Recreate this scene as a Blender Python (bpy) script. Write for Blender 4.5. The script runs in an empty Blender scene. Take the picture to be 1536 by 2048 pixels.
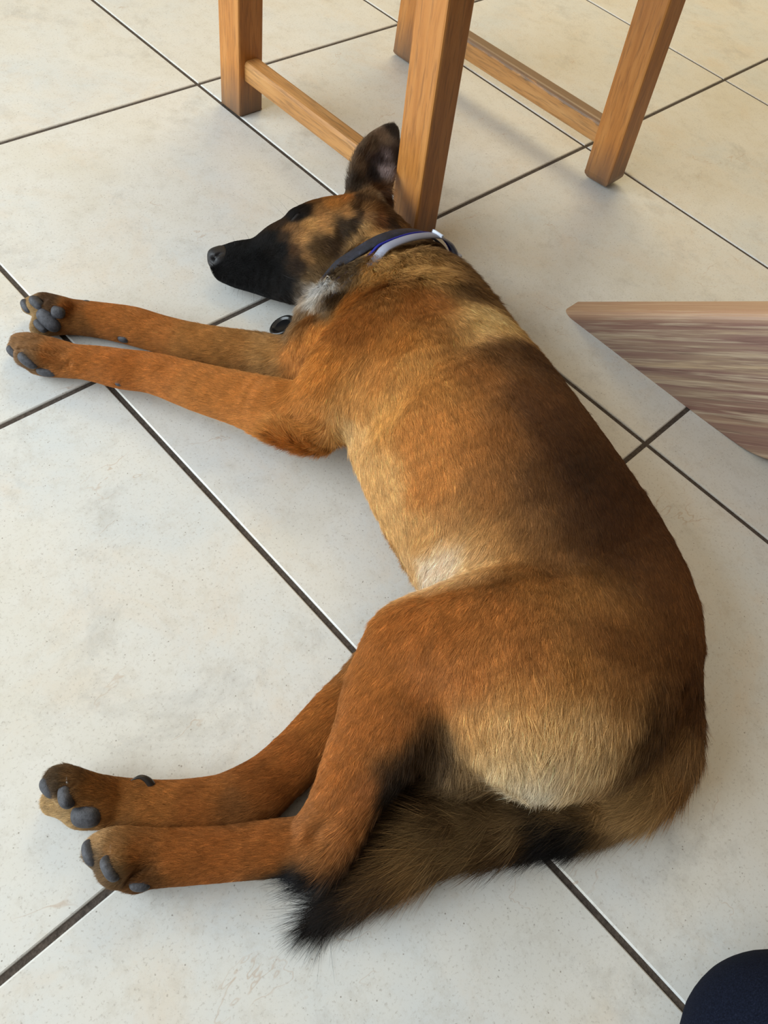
import bpy, bmesh, math, random
import numpy as np
from mathutils import Vector, Matrix
from mathutils.bvhtree import BVHTree

scene = bpy.context.scene
COL = scene.collection

# ------------------------------------------------------------------ camera
# the pose was solved from the joints of the square floor tiles (45 cm), world X and Y run along the joints
CR = np.array([[0.72218629,-0.67670983,0.14321582],[-0.50966011,-0.66057624,-0.5512582],[0.46764681,0.32511972,-0.82195111]])
CC = np.array([-0.70053439,-1.04143445,0.66770508]); CF = 1536.778
cam_data = bpy.data.cameras.new('camera'); cam = bpy.data.objects.new('camera', cam_data); COL.objects.link(cam)
cam_data.sensor_fit = 'HORIZONTAL'; cam_data.sensor_width = 36.0; cam_data.lens = 36.0*CF/1536.0
cam_data.clip_start = .02; cam_data.clip_end = 50
cam.matrix_world = Matrix(((CR[0][0],-CR[1][0],-CR[2][0],CC[0]),(CR[0][1],-CR[1][1],-CR[2][1],CC[1]),(CR[0][2],-CR[1][2],-CR[2][2],CC[2]),(0,0,0,1)))
scene.camera = cam

# ------------------------------------------------------------------ light and exposure
vs = scene.view_settings
vs.view_transform = 'Standard'; vs.look = 'None'; vs.gamma = 1.0; vs.use_curve_mapping = False; vs.exposure = 0.05
scene.cycles.use_denoising = True
scene.cycles.max_bounces = 6; scene.cycles.diffuse_bounces = 2; scene.cycles.glossy_bounces = 3; scene.cycles.transmission_bounces = 4
scene.cycles.sample_clamp_indirect = 4.0
world = bpy.data.worlds.new('world'); scene.world = world; world.use_nodes = True
# the room around: bright towards the window wall, dim and warm away from it
WORLD_BRIGHT = (.64, .57, .46); WORLD_DIM = (.05, .036, .024); WORLD_STRENGTH = .80
_t = world.node_tree; _tc = _t.nodes.new('ShaderNodeTexCoord'); _dp = _t.nodes.new('ShaderNodeVectorMath'); _dp.operation = 'DOT_PRODUCT'
_dp.inputs[1].default_value = (-.52, .44, .73); _t.links.new(_tc.outputs['Generated'], _dp.inputs[0])
_mr = _t.nodes.new('ShaderNodeMapRange'); _mr.interpolation_type = 'SMOOTHSTEP'; _mr.inputs[1].default_value = .12; _mr.inputs[2].default_value = .75
_t.links.new(_dp.outputs['Value'], _mr.inputs[0]); _mx = _t.nodes.new('ShaderNodeMix'); _mx.data_type = 'RGBA'
_t.links.new(_mr.outputs[0], _mx.inputs[0]); _mx.inputs[6].default_value = (*WORLD_DIM, 1); _mx.inputs[7].default_value = (*WORLD_BRIGHT, 1)
_bg = _t.nodes['Background']; _t.links.new(_mx.outputs[2], _bg.inputs[0]); _bg.inputs[1].default_value = WORLD_STRENGTH
def area_light(name, loc, target, sx, sy, power, color):
    l = bpy.data.lights.new(name, 'AREA'); l.shape = 'RECTANGLE'; l.size = sx; l.size_y = sy; l.energy = power; l.color = color
    o = bpy.data.objects.new(name, l); COL.objects.link(o); o.location = loc
    o.rotation_euler = (Vector(target)-Vector(loc)).to_track_quat('-Z', 'Y').to_euler(); return o
# daylight through the window on the left of the photograph, and an added warm fill light, no known lamp, that yellows the far floor
area_light('window_daylight', (-2.15, .35, 1.10), (-.2, -.6, 0), 2.5, 1.9, 84, (.80, .92, 1.0))
area_light('warm_fill_light', (1.35, .55, 2.1), (.9, .1, 0), 1.3, 1.3, 28, (1.0, .80, .46))

# ------------------------------------------------------------------ helpers
def at(px, py, z=0.0):
    ray = CR.T@np.array([(px-768)/CF, (py-1024)/CF, 1.0]); return CC+ray*((z-CC[2])/ray[2])
def px_scale(P): return float(CR[2]@(np.asarray(P)-CC))/CF
def project(P):
    c = (np.asarray(P)-CC)@CR.T; return np.stack([768+CF*c[...,0]/c[...,2], 1024+CF*c[...,1]/c[...,2]], -1), c[...,2]
def lin(c):
    c = np.asarray(c, float)/255.0; return np.where(c <= .04045, c/12.92, ((c+.055)/1.055)**2.4)
def rgba(*c): return (*[float(v) for v in lin(c)], 1.0)
def mesh_obj(name, verts, faces, mat=None, parent=None, smooth=True):
    me = bpy.data.meshes.new(name); me.from_pydata([tuple(map(float, v)) for v in verts], [], [tuple(map(int, f)) for f in faces]); me.update()
    if smooth: me.polygons.foreach_set('use_smooth', [True]*len(me.polygons))
    o = bpy.data.objects.new(name, me); COL.objects.link(o)
    if mat: me.materials.append(mat)
    if parent: o.parent = parent
    return o
def bm_obj(name, bm, mat=None, parent=None, smooth=True):
    bmesh.ops.recalc_face_normals(bm, faces=bm.faces)
    me = bpy.data.meshes.new(name); bm.to_mesh(me); bm.free()
    if smooth: me.polygons.foreach_set('use_smooth', [True]*len(me.polygons))
    o = bpy.data.objects.new(name, me); COL.objects.link(o)
    if mat: me.materials.append(mat)
    if parent: o.parent = parent
    return o
def empty(name, loc=(0,0,0)):
    o = bpy.data.objects.new(name, None); COL.objects.link(o); o.location = loc; o.empty_display_size = .05; return o
def tag(o, label, cat=None, group=None, kind=None):
    if label: o['label'] = label
    if cat: o['category'] = cat
    if group: o['group'] = group
    if kind: o['kind'] = kind
    return o
class NT:
    """small wrapper for node trees"""
    def __init__(self, name):
        self.m = bpy.data.materials.new(name); self.m.use_nodes = True; self.t = self.m.node_tree; self.b = self.t.nodes['Principled BSDF']
    def n(self, typ, **kw):
        nd = self.t.nodes.new(typ)
        for k, v in kw.items():
            if k.startswith('i_'):
                key = k[2:]; key = int(key) if key.isdigit() else key.replace('_', ' ')
                if isinstance(v, bpy.types.NodeSocket): self.t.links.new(v, nd.inputs[key])
                else: nd.inputs[key].default_value = v
            else: setattr(nd, k, v)
        return nd
    def link(self, a, b): self.t.links.new(a, b)
    def coord(self, scale=(1,1,1), kind='Object', rot=(0,0,0)):
        tc = self.n('ShaderNodeTexCoord'); mp = self.n('ShaderNodeMapping'); self.link(tc.outputs[kind], mp.inputs['Vector'])
        mp.inputs['Scale'].default_value = scale; mp.inputs['Rotation'].default_value = rot; return mp.outputs[0]
    def noise(self, vec, scale, detail=4, rough=.55, dist=0.0):
        nd = self.n('ShaderNodeTexNoise'); self.link(vec, nd.inputs['Vector'])
        nd.inputs['Scale'].default_value = scale; nd.inputs['Detail'].default_value = detail; nd.inputs['Roughness'].default_value = rough; nd.inputs['Distortion'].default_value = dist
        return nd.outputs['Fac']
    def ramp(self, fac, stops):
        r = self.n('ShaderNodeValToRGB'); self.link(fac, r.inputs[0]); e = r.color_ramp.elements
        while len(e) < len(stops): e.new(.5)
        for el, (p, c) in zip(e, stops): el.position = p; el.color = c if len(c) == 4 else (*c, 1)
        return r.outputs[0]
    def mix(self, fac, a, b, mode='MIX'):
        m = self.n('ShaderNodeMix', data_type='RGBA', blend_type=mode)
        for s, v in ((m.inputs['Factor'], fac), (m.inputs[6], a), (m.inputs[7], b)):
            if isinstance(v, bpy.types.NodeSocket): self.link(v, s)
            else: s.default_value = v
        return m.outputs[2]
    def math(self, op, a, b=0.0):
        m = self.n('ShaderNodeMath', operation=op)
        for s, v in ((m.inputs[0], a), (m.inputs[1], b)):
            if isinstance(v, bpy.types.NodeSocket): self.link(v, s)
            else: s.default_value = v
        return m.outputs[0]
    def bump(self, h, strength, dist=.001):
        b = self.n('ShaderNodeBump'); b.inputs['Strength'].default_value = strength; b.inputs['Distance'].default_value = dist
        self.link(h, b.inputs['Height']); self.link(b.outputs[0], self.b.inputs['Normal'])
def plain(name, color, rough=.5, spec=.5, metal=0.0):
    t = NT(name); t.b.inputs['Base Color'].default_value = color; t.b.inputs['Roughness'].default_value = rough
    t.b.inputs['Specular IOR Level'].default_value = spec; t.b.inputs['Metallic'].default_value = metal; return t.m
def catmull(nodes, sub):
    n=np.array(nodes,float); out=[]
    P=np.vstack([2*n[0]-n[1],n,2*n[-1]-n[-2]])
    for i in range(1,len(P)-2):
        for s in range(sub):
            t=s/sub; a,b,c,d=P[i-1],P[i],P[i+1],P[i+2]
            out.append(.5*((2*b)+(c-a)*t+(2*a-5*b+4*c-d)*t*t+(3*b-a-3*c+d)*t**3))
    out.append(n[-1]); return np.array(out)
def tube_nodes(spec, fur=5.0):
    """spec rows: (px, py, radius in px, flatness, height or None); gives x y z r k in metres, resting on the floor when height is None"""
    out=[]
    for (px,py,rp,k,z) in spec:
        zz=.05 if z is None else z
        for _ in range(4):
            P=at(px,py,zz); r=(rp-fur)*px_scale(P)
            if z is None: zz=r*k+.002
        out.append([P[0],P[1],P[2],r,k])
    return out
# name, blend, spec rows
TUBES=[
 ('torso',.020,[(800,585,122,.78,None),(826,655,180,.66,None),(862,742,212,.67,None),(912,832,230,.74,None),(965,925,245,.75,None),(1028,1020,258,.67,None),(1092,1115,266,.57,None),(1152,1215,252,.61,None),(1182,1300,212,.70,None),(1178,1370,172,.72,None)]),
 ('neck',.018,[(708,478,78,.78,.054),(744,504,95,.70,.054),(778,545,108,.74,None),(808,610,150,.74,None)]),
 ('forechest',.014,[(720,600,80,.8,.078),(672,640,78,.8,.070),(668,685,84,.8,None),(690,710,120,.8,None),(730,790,100,.8,None)]),
 ('shoulder',.014,[(880,610,70,.7,.118),(810,650,95,.75,.112),(735,720,105,.75,.105),(680,785,90,.75,.090),(622,838,64,.8,.065)]),
 ('left_foreleg',.014,[(628,838,70,.85,.060),(560,822,70,.85,.056),(490,800,60,.85,.050),(400,775,53,.85,.044),(310,747,45,.85,.036),(245,738,44,.85,.031),(195,728,40,.85,.028),(150,722,37,.85,.026),(105,714,38,.8,.025)]),
 ('right_foreleg',.012,[(640,750,75,.85,None),(520,712,52,.85,None),(400,690,46,.85,None),(320,668,42,.85,None),(265,652,42,.88,None),(205,641,39,.88,None),(150,634,38,.88,None),(110,628,38,.85,None)]),
 ('skull',.014,[(720,480,88,.85,.062),(680,470,86,.72,.064),(630,490,86,.66,.060),(590,500,76,.62,.054)]),
 ('throat',.012,[(690,540,62,.7,.045),(655,575,48,.75,None)]),
 ('jaw',.014,[(665,548,60,.7,.045),(620,562,58,.62,.042),(570,562,52,.62,.036),(520,553,44,.62,.030),(484,544,42,.65,.027),(459,537,38,.68,.027)]),
 ('muzzle',.010,[(600,492,62,.62,.052),(560,500,52,.58,.050),(520,508,42,.58,.046),(484,514,41,.62,.038),(464,517,36,.68,.035),(454,518,33,.74,.033)]),
 ('brow',.012,[(600,436,24,.8,.080),(640,430,34,.7,.080),(690,430,40,.7,.080)]),
 ('thigh',.014,[(1020,1268,150,.64,.116),(1070,1355,200,.60,.114),(1080,1405,178,.60,.104),(1120,1410,160,.60,.098)]),
 ('rump',.030,[(1150,1280,150,.7,.105),(1190,1360,150,.7,.100),(1180,1410,130,.7,.09)]),
 ('under_thigh',.016,[(1060,1430,130,.6,.055),(945,1462,108,.6,.066),(880,1470,92,.6,.052),(815,1490,64,.6,None)]),
 ('thigh_front',.010,[(1060,1290,150,.6,.118),(930,1282,132,.64,.110),(838,1300,98,.68,.096)]),
 ('left_shank',.014,[(840,1300,108,.66,.090),(800,1380,112,.62,.082),(764,1460,96,.62,.076),(722,1535,80,.64,.067),(688,1606,68,.68,.056),(662,1665,64,.7,.044),(635,1700,56,.75,.036)]),
 ('left_metatarsus',.010,[(640,1690,58,.8,.036),(560,1695,55,.8,.034),(480,1705,52,.8,.031),(400,1712,52,.8,.029),(320,1716,54,.8,.027),(250,1716,54,.75,.026)]),
 ('tendon',.008,[(770,1400,60,.7,.085),(720,1520,50,.7,.07),(668,1600,38,.8,.064),(630,1650,36,.8,.052)]),
 ('right_shank',.012,[(800,1330,85,.7,.045),(730,1385,66,.8,None),(670,1440,62,.8,None),(610,1500,58,.8,None),(550,1555,58,.8,None),(500,1590,56,.85,None)]),
 ('right_metatarsus',.010,[(520,1585,54,.85,None),(440,1605,54,.85,None),(360,1611,50,.85,None),(290,1609,48,.85,None),(220,1601,46,.85,None),(160,1594,46,.8,None)]),
 ('tail',.006,[(1310,1330,90,.8,.085),(1338,1420,68,.8,.070),(1336,1500,62,.8,.052),(1292,1570,58,.8,.040),(1215,1618,50,.8,None),(1120,1643,52,.8,None),(1010,1652,60,.75,None),(910,1653,74,.7,None),(840,1668,80,.7,None),(782,1702,70,.7,None),(735,1752,48,.7,None),(695,1790,30,.7,None),(660,1816,16,.8,None)]),
]
def sd_tube(P,nodes,sub=3):
    c=catmull(nodes,sub); best=None
    for a,b in zip(c[:-1],c[1:]):
        ab=b[:3]-a[:3]; L=float(ab@ab)+1e-12
        t=np.clip(((P-a[:3])@ab)/L,0,1)
        D=P-a[:3]-t[...,None]*ab
        r=a[3]+t*(b[3]-a[3]); k=a[4]+t*(b[4]-a[4])
        m=np.sqrt(D[...,0]**2+D[...,1]**2+(D[...,2]/k)**2)
        d=(m-r)*(.5+.5*k)
        best=d if best is None else np.minimum(best,d)
    return best
def smin(a,b,k):
    h=np.clip(.5+.5*(b-a)/k,0,1); return b+(a-b)*h-k*h*(1-h)
def smax(a,b,k): return -smin(-a,-b,k)
def ellipsoid_fn(c,axes,rad):
    A=np.array(axes,float); A=A/np.linalg.norm(A,axis=1)[:,None]; rad=np.array(rad,float)
    def fn(P):
        q=(P-c)@A.T/rad; m=np.sqrt((q**2).sum(-1)); g=np.sqrt(((q/rad)**2).sum(-1))+1e-9
        return m*(m-1)/g
    return fn,c,max(rad)
def frame(a,b,up=(0,0,1)):
    """orthonormal frame: first axis a->b, third closest to up"""
    x=np.array(b,float)-np.array(a,float); x/=np.linalg.norm(x); up=np.array(up,float)
    y=np.cross(up,x); y/=np.linalg.norm(y); z=np.cross(x,y); return np.array([x,y,z])
def rod(spec,fur=0.0):
    return tube_nodes(spec,fur)
# toes: short tubes at the ends of the legs
TOES=[
 # left fore paw
 [(125,708,20,.85,.026),(70,688,22,.9,.033),(40,684,19,.9,.030)],
 [(130,717,21,.85,.026),(78,712,24,.9,.034),(52,712,23,.9,.030)],
 [(140,730,20,.9,.022),(95,728,25,.9,.018),(75,728,22,.9,.016)],
 [(100,700,20,.9,.016),(50,692,22,.9,.014),(34,698,19,.9,.013)],
 # right fore paw
 [(120,615,22,.9,.036),(88,604,20,.9,.036),(72,604,16,.9,.034)],
 [(115,620,24,.9,.024),(75,612,22,.9,.022),(60,612,17,.9,.020)],
 [(120,640,26,.9,.018),(90,650,24,.9,.015),(78,655,18,.9,.013)],
 # left hind paw
 [(280,1700,26,.85,.026),(215,1690,29,.85,.030),(195,1702,28,.85,.024)],
 [(290,1715,28,.85,.027),(245,1722,31,.9,.038),(232,1735,30,.9,.030)],
 [(305,1732,24,.85,.020),(275,1752,29,.9,.016),(268,1758,24,.9,.013)],
 # right hind paw
 [(195,1585,26,.85,.026),(128,1556,26,.9,.034),(110,1560,22,.9,.030)],
 [(205,1598,26,.85,.026),(150,1578,28,.9,.036),(132,1585,23,.9,.034)],
 [(180,1612,26,.9,.018),(120,1600,28,.9,.014),(108,1605,24,.9,.011)],
 [(200,1625,26,.9,.020),(170,1630,24,.9,.018),(158,1635,18,.9,.016)],
]
CUTS=[(.005,[(205,1714,5,2.5,.044),(240,1704,5,2.5,.050),(285,1700,4,2.5,.052)]),(.005,[(248,1757,5,2.5,.030),(280,1740,5,2.5,.038),(315,1730,4,2.5,.042)]),
 (.005,[(114,1590,5,2.5,.040),(148,1568,5,2.5,.046),(190,1562,4,2.5,.050)]),(.005,[(40,700,4,2.5,.036),(75,702,4,2.5,.042),(120,704,4,2.5,.044)]),(.005,[(72,738,4,2.5,.026),(105,730,4,2.5,.034),(140,727,4,2.5,.036)]),
 (.005,[(62,596,4,2.5,.034),(92,606,4,2.5,.040)]),
 (.012,[(742,1510,8,1.3,.100),(696,1585,15,1.3,.092),(652,1648,14,1.3,.072),(630,1672,7,1.2,.058)]),(.010,[(610,1535,8,1.3,.056),(560,1580,13,1.3,.056),(490,1612,6,1.2,.050)]),
 (.010,[(1365,1370,6,1.3,.110),(1340,1420,9,1.3,.104),(1300,1475,10,1.3,.090),(1250,1525,10,1.3,.074),(1190,1562,8,1.3,.060)]),
 (.013,[(850,1184,10,1.1,.126),(920,1158,17,1.1,.142),(1010,1138,20,1.1,.156),(1100,1124,17,1.1,.166),(1180,1112,9,1.1,.172)]),
 (.022,[(985,600,8,1.0,.165),(940,660,12,1.0,.176),(850,730,16,1.0,.172),(770,800,18,1.0,.152),(700,865,16,1.0,.110)])]
def build_field(h=.003):
    lo=np.array([-.84,-1.20,-.006]); hi=np.array([.06,-.12,.215])
    n=np.ceil((hi-lo)/h).astype(int)+1
    F=np.full(n,.5,np.float32)
    ax=[lo[i]+h*np.arange(n[i]) for i in range(3)]
    def sub(mn,mx):
        i0=np.maximum(np.floor((mn-lo)/h).astype(int),0); i1=np.minimum(np.ceil((mx-lo)/h).astype(int)+1,n)
        sl=tuple(slice(a,b) for a,b in zip(i0,i1))
        G=np.stack(np.meshgrid(*[ax[i][sl[i]] for i in range(3)],indexing='ij'),-1)
        return sl,G
    def add(fn,mn,mx,k,op='add'):
        sl,G=sub(mn-k-.012,mx+k+.012); d=fn(G)
        if op=='add': F[sl]=smin(F[sl],d,k)
        else: F[sl]=smax(F[sl],-d,k)
    for name,k,spec in TUBES:
        nd=np.array(tube_nodes(spec)); r=nd[:,3:4]
        add(lambda G:sd_tube(G,nd),(nd[:,:3]-r).min(0),(nd[:,:3]+r).max(0),k)
    for spec in TOES:
        nd=np.array(tube_nodes(spec,3.0)); r=nd[:,3:4]
        add(lambda G:sd_tube(G,nd,2),(nd[:,:3]-r).min(0),(nd[:,:3]+r).max(0),.009)
    for k,spec in CUTS:
        nd=np.array(tube_nodes(spec,0.0)); r=nd[:,3:4]*np.maximum(nd[:,4:5],1)
        add(lambda G:sd_tube(G,nd,3),(nd[:,:3]-r).min(0),(nd[:,:3]+r).max(0),k,'cut')
    for fn,c,r,k,op in extra_shapes():
        add(fn,c-r,c+r,k,op)
    # flat where it rests on the floor
    F=smax(F,np.broadcast_to((.0015-ax[2])[None,None,:],F.shape),.004).astype(np.float32)
    return F,lo,h
def extra_shapes():
    out=[]
    # left ear: a thin curved leaf, hollow on the side that faces up
    b=at(732,412,.080); t=at(789,250,.118)
    A=frame(b,t,up=(-.30,-.55,.78)); L=np.linalg.norm(t-b)
    def ear(P):
        q=(P-b)@A.T; s=q[...,0]/L; y=q[...,1]; z=q[...,2]
        sc=np.clip(s,0,1); w=.0325*np.power(np.clip(1-sc**2.1,1e-4,1),.62)*(.80+.55*sc-.35*sc**2)
        y0=.0075*np.sin(np.pi*sc)*1.0          # the front edge bows outwards
        yy=y-y0; z0=9.5*yy**2*(1-.45*sc)-.006*(1-sc)
        d1=(np.abs(z-z0)-.0033)/(1+ (19*yy*(1-.45*sc))**2)**.5; d2=np.abs(yy)-w; d3=np.maximum(-s,s-1)*L
        return smax(smax(d1,d2,.004),d3,.004)
    out.append((ear,(b+t)/2,L*.62,.005,'add'))
    # ear root
    c3=at(732,420,.072); f3,_,_=ellipsoid_fn(c3,np.eye(3),(.030,.026,.022)); out.append((f3,c3,.03,.014,'add'))
    return out
def surface_nets(F,lo,h):
    S=F<0; nx,ny,nz=F.shape
    cnt=np.zeros((nx-1,ny-1,nz-1),np.int16); acc=np.zeros((nx-1,ny-1,nz-1,3),np.float32)
    def edge(axis):
        a=[slice(None)]*3; b=[slice(None)]*3; a[axis]=slice(0,-1); b[axis]=slice(1,None)
        fa=F[tuple(a)]; fb=F[tuple(b)]; ch=(fa<0)!=(fb<0)
        idx=np.argwhere(ch); t=(fa[ch]/(fa[ch]-fb[ch]))
        return idx,t,fa[ch]<0
    quads=[]
    E=[]
    for axis in range(3):
        idx,t,inside=edge(axis); E.append((idx,inside))
        pos=idx.astype(np.float32); pos[:,axis]+=t
        o1,o2=[i for i in range(3) if i!=axis]
        for d1 in (0,-1):
            for d2 in (0,-1):
                c=idx.copy(); c[:,o1]+=d1; c[:,o2]+=d2
                ok=(c>=0).all(1)&(c<np.array(cnt.shape)).all(1); cc=c[ok]
                np.add.at(cnt,tuple(cc.T),1); np.add.at(acc,tuple(cc.T),pos[ok])
    act=cnt>0; ids=np.full(cnt.shape,-1,np.int64); ids[act]=np.arange(act.sum())
    V=acc[act]/cnt[act][:,None]; V=lo+V*h
    for axis in range(3):
        idx,inside=E[axis]; o1,o2=(axis+1)%3,(axis+2)%3
        def g(d1,d2):
            c=idx.copy(); c[:,o1]+=d1; c[:,o2]+=d2; return c
        cs=[g(-1,-1),g(0,-1),g(0,0),g(-1,0)]
        ok=np.all([((c>=0).all(1)&(c<np.array(cnt.shape)).all(1)) for c in cs],0)
        q=np.stack([ids[tuple(c[ok].T)] for c in cs],1)
        fl=~inside[ok]; q[fl]=q[fl][:,::-1]
        quads.append(q)
    return V,np.vstack(quads)
# ------------------------------------------------------------------ materials of the room
def tile_material():
    t = NT('glazed_tile'); v = t.coord()
    base = t.ramp(t.noise(v, 5.0, 5, .6), [(.30, rgba(219,215,204)), (.50, rgba(224,223,218)), (.70, rgba(214,219,221))])
    warm = t.ramp(t.noise(v, 9.0, 6, .7, .5), [(.52, (0,0,0,1)), (.72, (1,1,1,1))])
    c = t.mix(t.math('MULTIPLY', warm, .30), base, rgba(222,200,172))
    grey = t.ramp(t.noise(t.coord((1,1,1), rot=(0,0,1.1)), 7.0, 9, .78, .3), [(.55, (0,0,0,1)), (.70, (1,1,1,1))])
    c = t.mix(t.math('MULTIPLY', grey, .50), c, rgba(172,170,166))
    mot = t.ramp(t.noise(t.coord((1,1,1), rot=(0,0,2.0)), 38.0, 8, .82), [(.50, (0,0,0,1)), (.64, (1,1,1,1))])
    c = t.mix(t.math('MULTIPLY', mot, .26), c, rgba(184,176,162))
    # small dark specks, denser in the grey clouds
    vor = t.n('ShaderNodeTexVoronoi', i_Scale=190.0); t.link(t.coord(), vor.inputs['Vector'])
    sp = t.ramp(vor.outputs['Distance'], [(.07, (1,1,1,1)), (.15, (0,0,0,1))])
    gate = t.ramp(t.noise(v, 60.0, 3, .6), [(.50, (0,0,0,1)), (.60, (1,1,1,1))])
    c = t.mix(t.math('MULTIPLY', t.math('MULTIPLY', sp, gate), .75), c, rgba(120,108,96))
    fine = t.ramp(t.noise(v, 330.0, 4, .7), [(.56, (0,0,0,1)), (.68, (1,1,1,1))])
    c = t.mix(t.math('MULTIPLY', fine, .40), c, rgba(150,140,128))
    # hairline rusty veins
    w = t.noise(t.coord((1,1.8,1), rot=(0,0,.5)), 5.0, 5, .55, .3)
    vein = t.ramp(t.math('ABSOLUTE', t.math('SUBTRACT', w, .5)), [(.001, (1,1,1,1)), (.0035, (0,0,0,1))])
    vg = t.ramp(t.noise(v, 11.0, 2, .5), [(.57, (0,0,0,1)), (.64, (1,1,1,1))])
    c = t.mix(t.math('MULTIPLY', t.math('MULTIPLY', vein, vg), .42), c, rgba(176,138,100))
    t.link(c, t.b.inputs['Base Color'])
    r = t.ramp(t.noise(v, 40.0, 4, .6), [(.3, (.30,)*3), (.7, (.42,)*3)]); t.link(r, t.b.inputs['Roughness'])
    t.b.inputs['Specular IOR Level'].default_value = .5
    t.bump(t.noise(v, 260.0, 3, .6), .12, .0006)
    return t.m
def grout_material():
    t = NT('dark_grout'); v = t.coord()
    t.link(t.ramp(t.noise(v, 320.0, 3, .7), [(.3, rgba(52,44,38)), (.7, rgba(92,82,74))]), t.b.inputs['Base Color'])
    t.b.inputs['Roughness'].default_value = .9; t.bump(t.noise(v, 500.0, 2, .5), .5, .001); return t.m
def wood_material(name, cols, scale=1.0, pore=.6, rough=.42, axis=2, dirt=None, top=None):
    """straight grain along the given local axis"""
    t = NT(name); s = [70*scale]*3; s[axis] = 5*scale; s2 = [300*scale]*3; s2[axis] = 24*scale
    a = t.noise(t.coord(s), 1.0, 6, .65, .5)
    c = t.ramp(a, [(.25, cols[0]), (.5, cols[1]), (.75, cols[2])])
    p = t.ramp(t.noise(t.coord(s2), 1.0, 3, .6, .2), [(.50, (0,0,0,1)), (.66, (1,1,1,1))])
    c = t.mix(t.math('MULTIPLY', p, pore), c, cols[3])
    if dirt:
        g = t.n('ShaderNodeSeparateXYZ'); t.link(t.coord(), g.inputs[0])
        low = t.n('ShaderNodeMapRange', i_1=dirt[1], i_2=dirt[0]); low.inputs['From Min'].default_value = dirt[1]; low.inputs['From Max'].default_value = dirt[0]
        t.link(t.math('ADD', g.outputs[2], t.math('MULTIPLY', t.math('SUBTRACT', t.noise(t.coord(s), 1.0, 3), .5), .05)), low.inputs[0])
        c = t.mix(t.math('MULTIPLY', low.outputs[0], .85), c, rgba(100,82,66))
    if top is not None:     # varnish worn to grey along the upper side
        g = t.n('ShaderNodeSeparateXYZ'); t.link(t.coord(), g.inputs[0])
        q = t.math('ADD', g.outputs[1], t.math('MULTIPLY', t.math('SUBTRACT', t.noise(t.coord((90,90,30)), 1.0, 5, .7), .5), .022))
        e = t.n('ShaderNodeMapRange'); e.inputs[1].default_value = top; e.inputs[2].default_value = top+.003; t.link(q, e.inputs[0])
        c = t.mix(t.math('MULTIPLY', e.outputs[0], .8), c, rgba(112,92,74))
    t.link(c, t.b.inputs['Base Color']); t.b.inputs['Roughness'].default_value = rough
    t.bump(p, -.25, .0006); return t.m
M_tile = tile_material(); M_grout = grout_material()
M_oak = wood_material('oak_wood', [rgba(158,98,42), rgba(190,124,58), rgba(206,144,78), rgba(112,68,32)], pore=.45, dirt=(.0,.07))
M_rail = wood_material('worn_oak_wood', [rgba(158,108,56), rgba(190,136,78), rgba(206,156,98), rgba(104,74,46)], pore=.45)

M_rail2 = wood_material('worn_grey_oak_wood', [rgba(158,108,56), rgba(190,136,78), rgba(206,156,98), rgba(104,74,46)], pore=.45, top=.010)
# ------------------------------------------------------------------ floor: bevelled square tiles with grout between them
T = .45; G = .0027; B = .0016; D = .0020
NI = 6
V = []; Fc = []; mi = []
def quad(a, b, c, d, m): 
    n = len(V); V.extend([a,b,c,d]); Fc.append((n,n+1,n+2,n+3)); mi.append(m)
for i in range(-NI, NI):
    for j in range(-NI, NI):
        x0, x1, y0, y1 = i*T+G, (i+1)*T-G, j*T+G, (j+1)*T-G
        n = len(V)
        V += [(x0,y0,-D),(x1,y0,-D),(x1,y1,-D),(x0,y1,-D),
              (x0+B*.35,y0+B*.35,-D*.35),(x1-B*.35,y0+B*.35,-D*.35),(x1-B*.35,y1-B*.35,-D*.35),(x0+B*.35,y1-B*.35,-D*.35),
              (x0+B,y0+B,0),(x1-B,y0+B,0),(x1-B,y1-B,0),(x0+B,y1-B,0)]
        for k in range(4):
            l = (k+1) % 4
            Fc.append((n+k, n+l, n+4+l, n+4+k)); mi.append(0); Fc.append((n+4+k, n+4+l, n+8+l, n+8+k)); mi.append(0)
        Fc.append((n+8,n+9,n+10,n+11)); mi.append(0)
L = NI*T
quad((-L,-L,-D*.85),(L,-L,-D*.85),(L,L,-D*.85),(-L,L,-D*.85),1)
n = len(V); V += [(-L,-L,-.02),(L,-L,-.02),(L,L,-.02),(-L,L,-.02)]; Fc.append((n+3,n+2,n+1,n)); mi.append(1)
floor = mesh_obj('floor', V, Fc, M_tile, smooth=False); floor.data.materials.append(M_grout)
floor.data.polygons.foreach_set('material_index', mi)
M_plaster = NT('warm_plaster'); _v = M_plaster.coord(); M_plaster.link(M_plaster.ramp(M_plaster.noise(_v, 6, 5, .6), [(.3, rgba(206,188,152)), (.7, rgba(216,200,166))]), M_plaster.b.inputs['Base Color'])
M_plaster.b.inputs['Roughness'].default_value = .85; M_plaster.bump(M_plaster.noise(_v, 90, 4, .6), .2, .001); M_plaster = M_plaster.m
M_skirt = plain('white_painted_wood', rgba(222,216,204), .45)
def slab(name, x0, x1, y0, y1, z0, z1, mat, bev=0.0):
    bm = bmesh.new(); bmesh.ops.create_cube(bm, size=1.0)
    for vv in bm.verts: vv.co = Vector((x0+(vv.co.x+.5)*(x1-x0), y0+(vv.co.y+.5)*(y1-y0), z0+(vv.co.z+.5)*(z1-z0)))
    if bev: bmesh.ops.bevel(bm, geom=list(bm.edges), offset=bev, segments=2, profile=.5, affect='EDGES')
    return tag(bm_obj(name, bm, mat, None, smooth=False), None, kind='structure')
slab('wall_right', L, L+.12, -L, L+.12, -.02, 2.5, M_plaster); slab('wall_back', -L, L, L, L+.12, -.02, 2.5, M_plaster)
slab('baseboard_right', L-.014, L, -L, L-.014, 0, .08, M_skirt, .003); slab('baseboard_back', -L, L, L-.014, L, 0, .08, M_skirt, .003)
tag(floor, 'pale mottled ceramic floor tiles laid square with dark grout joints', kind='structure')
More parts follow.
